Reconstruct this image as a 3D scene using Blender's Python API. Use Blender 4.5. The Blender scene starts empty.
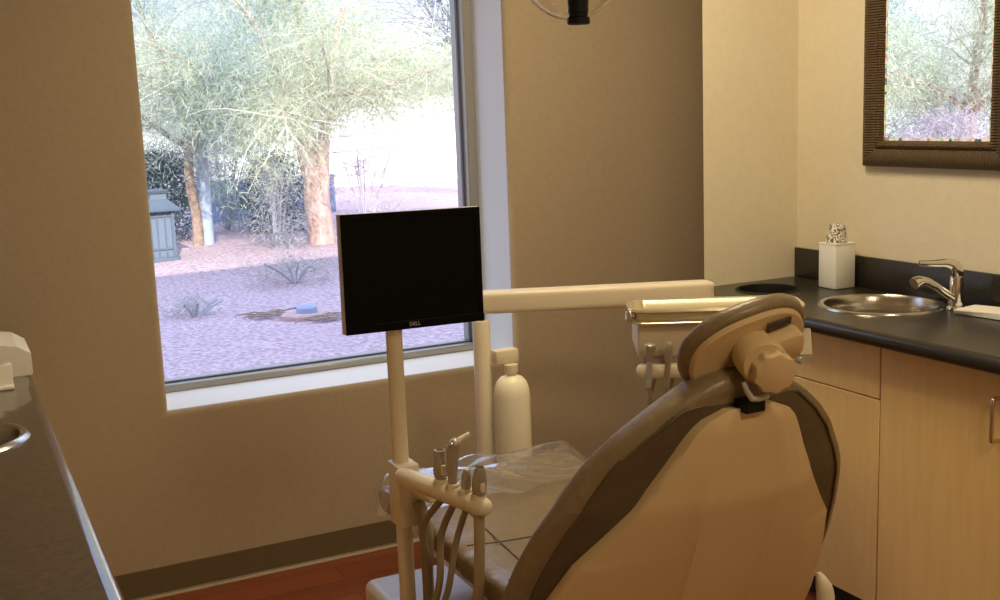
import bpy, bmesh, math, random
from mathutils import Vector, Matrix
from math import sin, cos, pi, radians
rnd = random.Random(7)
SC = bpy.context.scene
COL = SC.collection
V = Vector

# ------------------------------------------------------------------ materials
def mat(name, col, rough=.5, metal=0., noise=0., nscale=30., bump=0., bscale=200., spec=.5, stretch=(1, 1, 1), col2=None, coat=0.):
    m = bpy.data.materials.new(name); m.use_nodes = True
    nt = m.node_tree; b = nt.nodes['Principled BSDF']
    b.inputs['Base Color'].default_value = (*col, 1)
    b.inputs['Roughness'].default_value = rough
    b.inputs['Metallic'].default_value = metal
    b.inputs['Specular IOR Level'].default_value = spec
    b.inputs['Coat Weight'].default_value = coat
    tc = nt.nodes.new('ShaderNodeTexCoord')
    mp = nt.nodes.new('ShaderNodeMapping'); mp.inputs['Scale'].default_value = stretch
    nt.links.new(tc.outputs['Object'], mp.inputs['Vector'])
    if noise or col2:
        n = nt.nodes.new('ShaderNodeTexNoise'); n.inputs['Scale'].default_value = nscale
        n.inputs['Detail'].default_value = 6
        nt.links.new(mp.outputs[0], n.inputs['Vector'])
        r = nt.nodes.new('ShaderNodeValToRGB')
        c2 = col2 or tuple(min(1, c * (1 + noise)) for c in col)
        c1 = col if col2 else tuple(c * (1 - noise) for c in col)
        r.color_ramp.elements[0].position = .35; r.color_ramp.elements[0].color = (*c1, 1)
        r.color_ramp.elements[1].position = .65; r.color_ramp.elements[1].color = (*c2, 1)
        nt.links.new(n.outputs['Fac'], r.inputs['Fac'])
        nt.links.new(r.outputs['Color'], b.inputs['Base Color'])
    if bump:
        n2 = nt.nodes.new('ShaderNodeTexNoise'); n2.inputs['Scale'].default_value = bscale
        n2.inputs['Detail'].default_value = 4
        nt.links.new(mp.outputs[0], n2.inputs['Vector'])
        bp = nt.nodes.new('ShaderNodeBump'); bp.inputs['Strength'].default_value = bump
        bp.inputs['Distance'].default_value = .01
        nt.links.new(n2.outputs['Fac'], bp.inputs['Height'])
        nt.links.new(bp.outputs[0], b.inputs['Normal'])
    return m

def clear(name, tint=(1, 1, 1), gloss=.06, rough=.02, edge=.5, milky=0.):
    """thin clear sheet: transparent with a surface reflection that grows at grazing angles"""
    m = bpy.data.materials.new(name); m.use_nodes = True
    nt = m.node_tree; nt.nodes.clear()
    o = nt.nodes.new('ShaderNodeOutputMaterial'); mx = nt.nodes.new('ShaderNodeMixShader')
    t = nt.nodes.new('ShaderNodeBsdfTransparent'); t.inputs[0].default_value = (*tint, 1)
    g = nt.nodes.new('ShaderNodeBsdfGlossy'); g.inputs['Roughness'].default_value = rough
    lw = nt.nodes.new('ShaderNodeLayerWeight'); lw.inputs['Blend'].default_value = .25
    mr = nt.nodes.new('ShaderNodeMapRange'); mr.inputs['To Min'].default_value = gloss; mr.inputs['To Max'].default_value = edge
    nt.links.new(lw.outputs['Facing'], mr.inputs['Value'])
    nt.links.new(mr.outputs[0], mx.inputs['Fac'])
    nt.links.new(t.outputs[0], mx.inputs[1]); nt.links.new(g.outputs[0], mx.inputs[2])
    out = mx
    if milky:
        d = nt.nodes.new('ShaderNodeBsdfDiffuse'); d.inputs[0].default_value = (.85, .85, .85, 1)
        m2 = nt.nodes.new('ShaderNodeMixShader'); m2.inputs['Fac'].default_value = milky
        nt.links.new(mx.outputs[0], m2.inputs[1]); nt.links.new(d.outputs[0], m2.inputs[2]); out = m2
    nt.links.new(out.outputs[0], o.inputs['Surface'])
    return m

def emit(name, col, s):
    m = bpy.data.materials.new(name); m.use_nodes = True
    b = m.node_tree.nodes['Principled BSDF']
    b.inputs['Base Color'].default_value = (.8, .8, .8, 1)
    b.inputs['Emission Color'].default_value = (*col, 1); b.inputs['Emission Strength'].default_value = s
    return m

def leafmat(name, c1, c2, trans=.4):
    m = bpy.data.materials.new(name); m.use_nodes = True
    nt = m.node_tree; nt.nodes.clear()
    o = nt.nodes.new('ShaderNodeOutputMaterial'); mx = nt.nodes.new('ShaderNodeMixShader'); mx.inputs[0].default_value = trans
    d = nt.nodes.new('ShaderNodeBsdfDiffuse'); t = nt.nodes.new('ShaderNodeBsdfTranslucent')
    gm = nt.nodes.new('ShaderNodeNewGeometry'); r = nt.nodes.new('ShaderNodeValToRGB')
    r.color_ramp.elements[0].color = (*c1, 1); r.color_ramp.elements[1].color = (*c2, 1)
    nt.links.new(gm.outputs['Random Per Island'], r.inputs[0])
    for s in (d, t): nt.links.new(r.outputs[0], s.inputs[0])
    nt.links.new(d.outputs[0], mx.inputs[1]); nt.links.new(t.outputs[0], mx.inputs[2]); nt.links.new(mx.outputs[0], o.inputs[0])
    return m

def floor_mat():
    m = mat('red_wood_floor', (.18, .045, .02), .35, spec=.4)
    nt = m.node_tree; b = nt.nodes['Principled BSDF']
    tc = nt.nodes.new('ShaderNodeTexCoord')
    br = nt.nodes.new('ShaderNodeTexBrick'); br.inputs['Scale'].default_value = 1
    br.inputs['Brick Width'].default_value = 1.1; br.inputs['Row Height'].default_value = .12
    br.inputs['Mortar Size'].default_value = .0015; br.inputs['Mortar'].default_value = (.05, .012, .008, 1)
    br.inputs['Color1'].default_value = (.18, .045, .02, 1); br.inputs['Color2'].default_value = (.28, .08, .034, 1)
    nt.links.new(tc.outputs['Object'], br.inputs['Vector'])
    mp = nt.nodes.new('ShaderNodeMapping'); mp.inputs['Scale'].default_value = (3, 40, 1)
    n = nt.nodes.new('ShaderNodeTexNoise'); n.inputs['Scale'].default_value = 2; n.inputs['Detail'].default_value = 8
    nt.links.new(tc.outputs['Object'], mp.inputs[0]); nt.links.new(mp.outputs[0], n.inputs['Vector'])
    r = nt.nodes.new('ShaderNodeValToRGB'); r.color_ramp.elements[0].color = (.5, .5, .5, 1); r.color_ramp.elements[1].color = (1.3, 1.2, 1.15, 1)
    nt.links.new(n.outputs['Fac'], r.inputs[0])
    mx = nt.nodes.new('ShaderNodeMix'); mx.data_type = 'RGBA'; mx.blend_type = 'MULTIPLY'; mx.inputs[0].default_value = .8
    nt.links.new(br.outputs[0], mx.inputs[6]); nt.links.new(r.outputs[0], mx.inputs[7])
    nt.links.new(mx.outputs[2], b.inputs['Base Color'])
    return m

def bevel_glint_mat():
    m = mat('painted_bevel_glints', (.8, .8, .8), .15)  # rainbow glints of the bevelled mirror edge, painted as coloured cells
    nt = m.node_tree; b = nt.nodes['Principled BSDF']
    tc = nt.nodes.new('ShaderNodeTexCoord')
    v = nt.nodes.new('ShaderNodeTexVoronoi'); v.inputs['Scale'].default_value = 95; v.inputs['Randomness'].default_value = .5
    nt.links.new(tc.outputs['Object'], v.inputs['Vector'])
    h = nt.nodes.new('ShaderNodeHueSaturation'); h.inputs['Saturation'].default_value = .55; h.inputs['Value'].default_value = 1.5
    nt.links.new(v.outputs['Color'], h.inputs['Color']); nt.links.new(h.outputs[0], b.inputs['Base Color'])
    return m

def ribbed_mat(name, col, axis, scale, strength=.8):
    m = mat(name, col, .4)
    nt = m.node_tree; b = nt.nodes['Principled BSDF']
    tc = nt.nodes.new('ShaderNodeTexCoord')
    w = nt.nodes.new('ShaderNodeTexWave'); w.bands_direction = axis; w.inputs['Scale'].default_value = scale
    w.inputs['Distortion'].default_value = .15; w.inputs['Detail'].default_value = 1
    nt.links.new(tc.outputs['Object'], w.inputs['Vector'])
    bp = nt.nodes.new('ShaderNodeBump'); bp.inputs['Strength'].default_value = strength; bp.inputs['Distance'].default_value = .006
    nt.links.new(w.outputs['Fac'], bp.inputs['Height']); nt.links.new(bp.outputs[0], b.inputs['Normal'])
    return m

M = dict(
    taupe=mat('taupe_wall_paint', (.40, .318, .222), .85, noise=.03, nscale=60, bump=.12, bscale=240, spec=.2),
    cream=mat('cream_wall_paint', (.76, .68, .52), .8, noise=.02, nscale=40, bump=.1, bscale=240, spec=.2),
    reveal=mat('white_reveal_paint', (.76, .77, .74), .7, bump=.1, spec=.2),
    ceiling=mat('ceiling_white', (.75, .73, .68), .9, bump=.3),
    floor=floor_mat(),
    base=mat('vinyl_base_brown', (.13, .095, .048), .5, noise=.05),
    bead=mat('base_caulk', (.42, .3, .2), .6),
    alu=mat('window_aluminium', (.36, .34, .29), .4, metal=.5),
    gasket=mat('black_gasket', (.09, .09, .14), .5),
    pane=clear('window_pane', gloss=.02, edge=.25),
    counter=mat('dark_laminate', (.013, .0105, .007), .28, col2=(.034, .028, .02), nscale=220, spec=.5),
    maple=mat('maple_laminate', (.80, .565, .245), .45, noise=.03, nscale=9, stretch=(6, 6, .7), spec=.35),
    gap=mat('dark_gap', (.07, .045, .025), .8),
    toe=mat('toe_kick_black', (.035, .03, .022), .7),
    steel=mat('brushed_steel', (.62, .58, .5), .22, metal=1., bump=.05, bscale=60, stretch=(1, 1, 12)),
    chrome=mat('chrome', (.8, .78, .74), .08, metal=1.),
    brass=mat('satin_nickel_pull', (.72, .66, .54), .22, metal=1.),
    black=mat('black_plastic', (.008, .008, .008), .5, spec=.2),
    screen=mat('black_screen', (.003, .003, .003), .5, spec=.08),
    silver=mat('silver_plastic', (.55, .54, .52), .35, metal=.3),
    cream_pl=mat('cream_enamel', (.74, .65, .5), .38, noise=.015, nscale=15),
    shell=mat('tan_shell_plastic', (.63, .46, .255), .5, bump=.12, bscale=450),
    leather=mat('taupe_vinyl', (.215, .158, .086), .38, noise=.08, nscale=25, bump=.22, bscale=55),
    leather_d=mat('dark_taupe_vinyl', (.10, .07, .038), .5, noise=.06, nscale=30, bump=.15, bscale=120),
    seam=mat('seam_thread', (.05, .035, .02), .7),
    bottle=mat('white_bottle', (.88, .83, .66), .4),
    grey_pl=mat('grey_handpiece', (.4, .35, .28), .35, metal=.35),
    hose=mat('beige_hose', (.42, .34, .22), .5, noise=.05),
    hose_d=mat('grey_brown_hose', (.27, .21, .135), .5),
    film=clear('clear_film', gloss=.13, rough=.07, edge=.75, milky=.05),
    shield=clear('clear_shield', gloss=.03, rough=.03, edge=.6),
    white=mat('white_card', (.86, .84, .78), .6),
    towel=mat('white_paper_towel', (.88, .85, .78), .9, bump=.3),
    mirror=mat('mirror_silver', (.93, .95, .93), .01, metal=1.),
    bevel_glint=bevel_glint_mat(),
    frame_h=ribbed_mat('bronze_ribs_across', (.1, .06, .028), 'Y', 38),
    frame_v=ribbed_mat('bronze_ribs_up', (.1, .06, .028), 'Z', 38),
    lamp=emit('lamp_diffuser', (1, .83, .53), 5.),
    stucco=mat('exterior_stucco', (.6, .52, .44), .9, bump=.4),
)
# patterned paper tissue
def tissue_mat():
    m = mat('printed_tissue', (.85, .82, .76), .85)
    nt = m.node_tree; b = nt.nodes['Principled BSDF']
    tc = nt.nodes.new('ShaderNodeTexCoord'); w = nt.nodes.new('ShaderNodeTexWave'); w.wave_type = 'RINGS'
    w.inputs['Scale'].default_value = 14; w.inputs['Distortion'].default_value = 22; w.inputs['Detail Scale'].default_value = 2.2
    r = nt.nodes.new('ShaderNodeValToRGB'); r.color_ramp.elements[0].position = .3; r.color_ramp.elements[1].position = .45
    r.color_ramp.elements[0].color = (.16, .12, .08, 1); r.color_ramp.elements[1].color = (.82, .78, .7, 1)
    nt.links.new(tc.outputs['Object'], w.inputs[0]); nt.links.new(w.outputs['Fac'], r.inputs[0]); nt.links.new(r.outputs[0], b.inputs['Base Color'])
    return m
M['tissue'] = tissue_mat()

# ------------------------------------------------------------------ mesh helpers
def frame_from(axis, up=V((0, 0, 1))):
    z = V(axis).normalized()
    if abs(z.dot(up)) > .98: up = V((0, 1, 0))
    x = up.cross(z).normalized(); y = z.cross(x)
    return Matrix((x, y, z)).transposed()          # columns x, y, z

class MB:
    def __init__(s): s.b = bmesh.new()
    def loft(s, rings, cap=True, closed=True):
        vs = [[s.b.verts.new(p) for p in r] for r in rings]
        n = len(rings[0])
        for a, c in zip(vs[:-1], vs[1:]):
            for i in range(n if closed else n - 1):
                j = (i + 1) % n
                s.b.faces.new((a[i], a[j], c[j], c[i]))
        if cap and closed:
            s.b.faces.new(list(reversed(vs[0]))); s.b.faces.new(vs[-1])
        return s
    def box(s, x0, x1, y0, y1, z0, z1, r=0., seg=2, m=None):
        t = bmesh.new()
        bmesh.ops.create_cube(t, size=1)
        for v in t.verts: v.co = V(((x0 + x1) / 2 + v.co.x * (x1 - x0), (y0 + y1) / 2 + v.co.y * (y1 - y0), (z0 + z1) / 2 + v.co.z * (z1 - z0)))
        if r: bmesh.ops.bevel(t, geom=list(t.edges), offset=min(r, .49 * min(x1 - x0, y1 - y0, z1 - z0)), segments=seg, profile=.5, affect='EDGES')
        if m is not None: bmesh.ops.transform(t, matrix=m, verts=t.verts)
        s.add(t); return s
    def add(s, t):
        me = bpy.data.meshes.new('tmp'); t.to_mesh(me); t.free(); s.b.from_mesh(me); bpy.data.meshes.remove(me)
    def tube(s, pts, r, seg=12, cap=True, flat=1.):
        pts = [V(p) for p in pts]; n = len(pts)
        rs = r if isinstance(r, (list, tuple)) else [r] * n
        rings = []; up = None
        for i, p in enumerate(pts):
            d = (pts[min(i + 1, n - 1)] - pts[max(i - 1, 0)]).normalized()
            if up is None: up = V((0, 0, 1)) if abs(d.z) < .9 else V((0, 1, 0))
            x = up.cross(d).normalized(); y = d.cross(x); up = y
            rings.append([p + rs[i] * (x * cos(a) + y * sin(a) * flat) for a in [2 * pi * k / seg for k in range(seg)]])
        s.loft(rings, cap); return s
    def lathe(s, prof, o, axis=(0, 0, 1), seg=32, cap=True):
        F = frame_from(axis); o = V(o)
        s.loft([[o + F @ V((r * cos(2 * pi * k / seg), r * sin(2 * pi * k / seg), z)) for k in range(seg)] for r, z in prof], cap)
        return s
    def prism(s, outline, h0, h1, mtx, r=0.):
        """2-D outline in local xy, extruded along local z from h0 to h1"""
        rows = [(1., h0), (1., h1)]
        if r:
            c = V((sum(p[0] for p in outline) / len(outline), sum(p[1] for p in outline) / len(outline)))
            ext = max((V(p) - c).length for p in outline)
            rows = [(1 - r / ext, h0), (1 - .3 * r / ext, h0 + .3 * r), (1, h0 + r), (1, h1 - r), (1 - .3 * r / ext, h1 - .3 * r), (1 - r / ext, h1)]
            f = lambda p, k: c + (V(p) - c) * k
        else: f = lambda p, k: V(p)
        s.loft([[mtx @ V((*f(p, k), h)) for p in outline] for k, h in rows]); return s
    def sheet_with_holes(s, x0, x1, y0, y1, z0, z1, holes, seg=48):
        t = bmesh.new(); es = []
        def loop(pts):
            vs = [t.verts.new(p) for p in pts]
            for i in range(len(vs)): es.append(t.edges.new((vs[i], vs[(i + 1) % len(vs)])))
        loop([(x0, y0, z1), (x1, y0, z1), (x1, y1, z1), (x0, y1, z1)])
        for cx, cy, r in holes:
            loop([(cx + r * cos(-2 * pi * k / seg), cy + r * sin(-2 * pi * k / seg), z1) for k in range(seg)])
        bmesh.ops.triangle_fill(t, use_beauty=True, use_dissolve=False, edges=es)
        g = bmesh.ops.extrude_face_region(t, geom=list(t.faces))
        for v in [e for e in g['geom'] if isinstance(e, bmesh.types.BMVert)]: v.co.z = z0
        s.add(t); return s
    def build(s, name, material, parent=None, smooth=True, loc=None, sub=0, ang=40):
        o0 = V((0, 0, 0)) if loc is None else V(loc); p = parent
        while p is not None: o0 = o0 + p.location; p = p.parent
        for v in s.b.verts: v.co -= o0
        bmesh.ops.recalc_face_normals(s.b, faces=s.b.faces)
        me = bpy.data.meshes.new(name); s.b.to_mesh(me); s.b.free()
        ms = material if isinstance(material, (list, tuple)) else [material]
        for m in ms: me.materials.append(m)
        if smooth:
            for p in me.polygons: p.use_smooth = True
            try: me.set_sharp_from_angle(angle=radians(ang))
            except Exception: pass
        o = bpy.data.objects.new(name, me); COL.objects.link(o)
        if loc is not None: o.location = loc
        if parent is not None: o.parent = parent
        if sub:
            md = o.modifiers.new('s', 'SUBSURF'); md.levels = sub; md.render_levels = sub
        return o

def tag(o, label, cat, group=None, kind=None):
    o['label'] = label; o['category'] = cat
    if group: o['group'] = group
    if kind: o['kind'] = kind
    return o
def thing(name, loc, label, cat, group=None):
    o = bpy.data.objects.new(name, None); COL.objects.link(o); o.location = loc; o.empty_display_size = .1
    return tag(o, label, cat, group)
def struct(o):
    o['kind'] = 'structure'; return o
def interp(x, xs, ys):
    if x <= xs[0]: return ys[0]
    for i in range(len(xs) - 1):
        if x <= xs[i + 1]:
            t = (x - xs[i]) / (xs[i + 1] - xs[i]); return ys[i] + t * (ys[i + 1] - ys[i])
    return ys[-1]
def smooth_path(pts, n=8):
    P = [V(p) for p in pts]; P = [2 * P[0] - P[1]] + P + [2 * P[-1] - P[-2]]; out = []
    for i in range(1, len(P) - 2):
        for k in range(n):
            t = k / n; a, b, c, d = P[i - 1:i + 3]
            out.append(.5 * ((2 * b) + (c - a) * t + (2 * a - 5 * b + 4 * c - d) * t * t + (3 * b - a - 3 * c + d) * t ** 3))
    out.append(P[-2]); return out
def sell(a, e):                                     # superellipse point on the unit curve
    c, s_ = cos(a), sin(a)
    return math.copysign(abs(c) ** e, c), math.copysign(abs(s_) ** e, s_)

# ------------------------------------------------------------------ room shell
YW = 3.68; JY = 3.16; XR = 2.765; H = 2.75; XL = -.46; YB = -1.6
WX0, WX1, WZ0, WZ1 = .597, 1.872, .617, 2.35       # window opening
m = MB(); m.box(XL - .2, XR + .2, YB - .2, 4.05, -.12, 0); struct(m.build('floor', M['floor'], smooth=False))
m = MB(); m.box(XL - .2, XR + .2, YB - .2, 4.05, H, H + .1); struct(m.build('ceiling', M['ceiling'], smooth=False))
m = MB(); m.box(XL - .2, XL, YB - .2, YW, 0, H); struct(m.build('wall_left', M['taupe'], smooth=False))
m = MB(); m.box(XR, XR + .2, YB - .2, JY, 0, H); struct(m.build('wall_right', M['cream'], smooth=False))
m = MB(); m.box(XL, XR, YB - .2, YB, 0, H); struct(m.build('wall_front', M['cream'], smooth=False))
# the projecting wall end beside the counter: cream face, taupe side
jw = MB()
wp = [(2.352, JY), (XR + .2, JY), (XR + .2, YW + .3), (2.84, YW + .3), (2.80, YW)]
jw.loft([[V((x, y, z)) for x, y in wp] for z in (0, H)])
o = jw.build('wall_end', [M['cream'], M['taupe']], smooth=False)
for p in o.data.polygons:
    if p.normal.x < -.3: p.material_index = 1
struct(o)
# window wall with a round-nosed opening
def ring(x0, x1, z0, z1, y): return [V((x0, y, z0)), V((x1, y, z0)), V((x1, y, z1)), V((x0, y, z1))]
m = MB(); R = .022
seq = [ring(XL - .2, 2.80, 0, H, YW)]
for k in range(6):
    a = k / 5 * pi / 2
    gx = R * (1 - sin(a)); gy = R * (1 - cos(a))
    seq.append(ring(WX0 - gx, WX1 + gx, WZ0 - gx, WZ1 + gx, YW + gy))
m.loft(seq, cap=False)
struct(m.build('wall_back', M['taupe'], ang=80))
m = MB()
m.loft([ring(WX0, WX1, WZ0, WZ1, YW + R), ring(WX0, WX1, WZ0, WZ1, 3.945)], cap=False)
struct(m.build('window_reveal', M['reveal'], smooth=False))
# building outside face and parapet (throws the shade on the yard)
m = MB()
for (a, b, c, d) in ((-9, WX0 - .06, -.3, 4.3), (WX1 + .06, 12, -.3, 4.3), (WX0 - .06, WX1 + .06, -.3, WZ0 - .06), (WX0 - .06, WX1 + .06, WZ1 + .06, 4.3)):
    m.box(a, b, 4.05, 4.2, c, d)
struct(m.build('wall_exterior', M['stucco'], smooth=False))
m = MB()
for x0, x1 in ((XL, 2.80),):
    m.loft([[V((x0, YW, .1)), V((x0, YW - .005, .1)), V((x0, YW - .006, .012)), V((x0, YW - .016, .0)), V((x0, YW, 0))],
            [V((x1, YW, .1)), V((x1, YW - .005, .1)), V((x1, YW - .006, .012)), V((x1, YW - .016, .0)), V((x1, YW, 0))]])
bb = struct(m.build('baseboard_back', M['base'], smooth=False))
m = MB(); m.tube([(XL, YW - .017, .004), (2.79, YW - .017, .004)], .006, 8)
struct(m.build('trim_1', M['bead']))
# window
w = thing('window_1', (1.23, 3.95, WZ0), 'large fixed window with a thin grey metal frame looking on the yard', 'window'); struct(w)
m = MB(); f = .04
for (a, b, c, d) in ((WX0, WX1, WZ0, WZ0 + .026), (WX0, WX1, WZ1 - f, WZ1), (WX0, WX0 + f * .6, WZ0 + .026, WZ1 - f), (WX1 - f, WX1, WZ0 + .026, WZ1 - f)):
    m.box(a, b, 3.945, 4.06, c, d, .004, 1)
fr = m.build('window_frame', M['alu'], w)
m = MB()
for (a, b, c, d) in ((WX0 + f * .6, WX1 - f, WZ0 + .026, WZ0 + .032), (WX1 - f - .008, WX1 - f, WZ0 + .026, WZ1 - f)):
    m.box(a, b, 3.985, 3.998, c, d)
m.build('gasket', M['gasket'], fr, smooth=False)
m = MB(); m.box(WX0 + f * .6, WX1 - f, 4.01, 4.016, WZ0 + .026, WZ1 - f); m.build('window_pane', M['pane'], w, smooth=False)

# ceiling lamps (recessed troffers)
for i, (x, y, lab) in enumerate(((1.62, 2.45, 'square recessed ceiling light panel above the dental chair'), (1.2, -.25, 'recessed ceiling light panel behind the dental chair'))):
    t = thing('ceiling_light', (x, y, H - .02), lab, 'ceiling light')
    m = MB()
    for a, b, c, d in ((-.31, .31, -.31, -.29), (-.31, .31, .29, .31), (-.31, -.29, -.29, .29), (.29, .31, -.29, .29)):
        m.box(x + a, x + b, y + c, y + d, H - .02, H)
    m.build('frame', M['white'], t, smooth=False)
    m = MB(); m.box(x - .29, x + .29, y - .29, y + .29, H - .012, H - .001)
    m.build('diffuser', M['lamp'], t, smooth=False)
    L = bpy.data.lights.new('troffer_light', 'AREA'); L.shape = 'RECTANGLE'; L.size = .56; L.size_y = .56
    L.color = (1, .83, .53); L.energy = (30, 23)[i]
    lo = bpy.data.objects.new('troffer_light', L); lo.location = (x, y, H - .03); COL.objects.link(lo)

# ------------------------------------------------------------------ right counter run
cab_x = 2.3
def cabinet(name, y0, y1, label, drawer, handle_y):
    t = thing(name, (2.53, (y0 + y1) / 2, 0), label, 'cabinet')
    m = MB(); m.box(cab_x + .02, XR - .002, y0 + .001, y1 - .001, .1, .865); m.build('body', M['gap'], t, smooth=False)
    m = MB(); m.box(cab_x + .055, XR - .002, y0, y1, 0, .1); m.build('toe_kick', M['toe'], t, smooth=False)
    g = .0018
    ztop = .858
    if drawer:
        m = MB(); m.box(cab_x, cab_x + .02, y0 + g, y1 - g, .705 + g, ztop, .0015, 1); m.build('drawer', M['maple'], t)
        ztop = .705 - g
    m = MB(); m.box(cab_x, cab_x + .02, y0 + g, y1 - g, .088, ztop, .0015, 1); d = m.build('door', M['maple'], t)
    if handle_y:
        hx = cab_x - .028
        m = MB(); m.tube(smooth_path([(cab_x, handle_y, .797), (hx + .006, handle_y, .797), (hx, handle_y, .789), (hx, handle_y, .74), (hx, handle_y, .696), (hx + .006, handle_y, .688), (cab_x, handle_y, .688)], 4), .0055, 10)
        m.build('handle', M['brass'], d)
    return t
cabinet('base_cabinet', 2.283, JY - .002, 'maple base cabinet with a drawer over its door, beside the dental chair', True, None)
cabinet('base_cabinet', 1.84, 2.283, 'maple base cabinet with one full height door and a metal pull, below the tap', False, 1.884)
cabinet('base_cabinet', 1.3, 1.84, 'maple base cabinet past the metal pull, cut by the photo edge', False, None)

ct = MB(); SINK = (2.565, 2.55, .176); HOLE = (2.49, 2.99, .098)
ct.sheet_with_holes(2.262, XR - .001, 1.3, JY - .001, .868, .91, [SINK, HOLE])
nose = [(2.262, .91), (2.254, .908), (2.247, .902), (2.243, .893), (2.243, .882), (2.247, .873), (2.254, .868), (2.262, .866)]
ct.loft([[V((x, 1.3, z)) for x, z in nose], [V((x, JY - .001, z)) for x, z in nose]])
t = thing('countertop', (2.5, 2.2, .868), 'dark speckled countertop with a rounded front edge along the cream wall', 'countertop')
ct.build('worktop', M['counter'], t)
m = MB(); m.box(XR - .013, XR - .001, 1.3, JY - .001, .9105, 1.016, .003, 2); m.build('backsplash', M['counter'], t)
# waste ring in the counter
t = thing('waste_ring', (HOLE[0], HOLE[1], .91), 'black waste chute ring set in the right countertop near the corner', 'waste chute')
m = MB(); r = HOLE[2]
m.loft([[V((HOLE[0] + a * cos(k * pi / 24), HOLE[1] + a * sin(k * pi / 24), z)) for k in range(48)] for a, z in ((r - .002, .80), (r - .002, .906), (r + .001, .914), (r + .008, .914), (r + .012, .9102))], cap=False)
m.build('ring', M['black'], t)
m = MB(); m.lathe([(r - .003, .80), (r - .003, .803)], (HOLE[0], HOLE[1], 0)); m.build('chute_bottom', M['black'], t)
# sink
t = thing('round_sink', (SINK[0], SINK[1], .91), 'round stainless steel sink set in the dark right countertop', 'sink')
r = SINK[2]
prof = [(r + .014, .9102), (r + .012, .9145), (r + .004, .9165), (r - .006, .914), (r - .012, .905), (r - .016, .88), (r - .02, .80), (r - .03, .775), (r - .06, .765), (.03, .762)]
m = MB(); m.loft([[V((SINK[0] + a * cos(k * pi / 32), SINK[1] + a * sin(k * pi / 32), z)) for k in range(64)] for a, z in prof], cap=False)
m.build('bowl', M['steel'], t)
m = MB(); m.lathe([(.034, .755), (.034, .766), (.02, .767), (.012, .762)], (SINK[0], SINK[1], 0)); m.build('drain', M['chrome'], t)
# tap
FX, FY = 2.668, 2.355
t = thing('mixer_tap', (FX, FY, .91), 'chrome single lever tap standing behind the round sink', 'tap')
m = MB(); m.lathe([(.027, .9105), (.027, .918), (.021, .924), (.020, .945), (.0205, .99), (.018, 1.01)], (FX, FY, 0)); m.build('body', M['chrome'], t)
m = MB(); m.tube(smooth_path([(FX - .008, FY + .002, .945), (FX - .04, FY + .012, .968), (FX - .08, FY + .024, .994), (FX - .112, FY + .034, 1.004), (FX - .132, FY + .038, .998)], 6), [.0155] * 12 + [.0165 + .0004 * k for k in range(13)], 14, flat=.8); m.build('spout', M['chrome'], t)
m = MB(); m.tube(smooth_path([(FX + .006, FY, 1.0), (FX - .002, FY, 1.035), (FX - .03, FY + .006, 1.052), (FX - .075, FY + .018, 1.054), (FX - .12, FY + .03, 1.058)], 6), [.0195, .0205, .021, .0213, .0215, .0215, .021, .02, .019, .018, .017, .016, .015, .014, .013, .0125, .012, .0115, .011, .0105, .010, .0095, .009, .0085, .008], 14, flat=.6); m.build('lever', M['chrome'], t)
# tissue cube
t = thing('tissue_box', (2.692, 2.88, .91), 'white cube tissue box standing against the dark backsplash', 'tissue box')
m = MB(); m.box(2.648, 2.736, 2.836, 2.92, .9105, 1.062, .006, 2); m.build('box', M['white'], t)
m = MB(); m.loft([[V((2.692 + 1.012 * .044 * x, 2.878 + 1.012 * .042 * y, z)) for x, y in ((-1, -1), (1, -1), (1, 1), (-1, 1))] for z in (1.059, 1.064)])
m.build('lid', M['white'], t, smooth=False)
m = MB(); rings = []
for i, (z, rr) in enumerate(((1.0645, .032), (1.073, .034), (1.085, .03), (1.1, .028), (1.116, .027), (1.124, .022))):
    rings.append([V((2.691 + rr * (1 + .18 * sin(3 * a + i)) * cos(a), 2.88 + rr * (1 + .18 * sin(4 * a + 2 * i)) * sin(a), z + .003 * sin(5 * a))) for a in [2 * pi * k / 28 for k in range(28)]])
m.loft(rings); m.build('tissue', M['tissue'], t)
# paper towels
m = MB()
for i in range(4):
    a = .02 * i
    mt = Matrix.Translation((2.682, 2.195, .9108 + .004 * i)) @ Matrix.Rotation(.1 + a, 4, 'Z')
    rings = []
    for y in [-.125 + .025 * k for k in range(11)]:
        rings.append([mt @ V((x, y, zz + .004 * sin(9 * y + i) * (1 if i == 3 else .2) + .0015)) for x, zz in ((-.055, 0), (.055, 0), (.055, .0036), (-.055, .0036))])
    m.loft(rings)
tag(m.build('paper_towels', M['towel'], loc=(2.672, 2.215, .91), smooth=False), 'small flat stack of folded white paper towels beside the tap', 'paper towels')

# framed mirror
my0, my1, mz0, mz1 = 2.24, 2.822, 1.319, 2.16; fw = .083
t = thing('framed_mirror', (XR, (my0 + my1) / 2, mz0), 'wall mirror in a dark ribbed bronze frame on the cream wall', 'mirror')
def frame_bar(A, B, inward, material, name):
    """mitred bar with a stepped profile; A->B outer edge, inward = unit direction to the glass"""
    A, B, q = V(A), V(B), V(inward); d = (B - A).normalized(); px = V((-1, 0, 0))
    prof = [(0, .0), (0, .018), (.008, .027), (.02, .031), (.036, .029), (.05, .022), (.056, .019), (.061, .024), (.068, .026), (.075, .023), (fw, .012), (fw, 0)]
    m = MB(); m.loft([[A + d * u + q * u + px * h for u, h in prof], [B - d * u + q * u + px * h for u, h in prof]])
    return m.build(name, material, t, ang=30)
X = XR - .001
frame_bar((X, my0, mz0), (X, my1, mz0), (0, 0, 1), M['frame_h'], 'frame_bar')
frame_bar((X, my0, mz1), (X, my1, mz1), (0, 0, -1), M['frame_h'], 'frame_bar')
frame_bar((X, my0, mz0), (X, my0, mz1), (0, 1, 0), M['frame_v'], 'frame_bar')
frame_bar((X, my1, mz0), (X, my1, mz1), (0, -1, 0), M['frame_v'], 'frame_bar')
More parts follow.
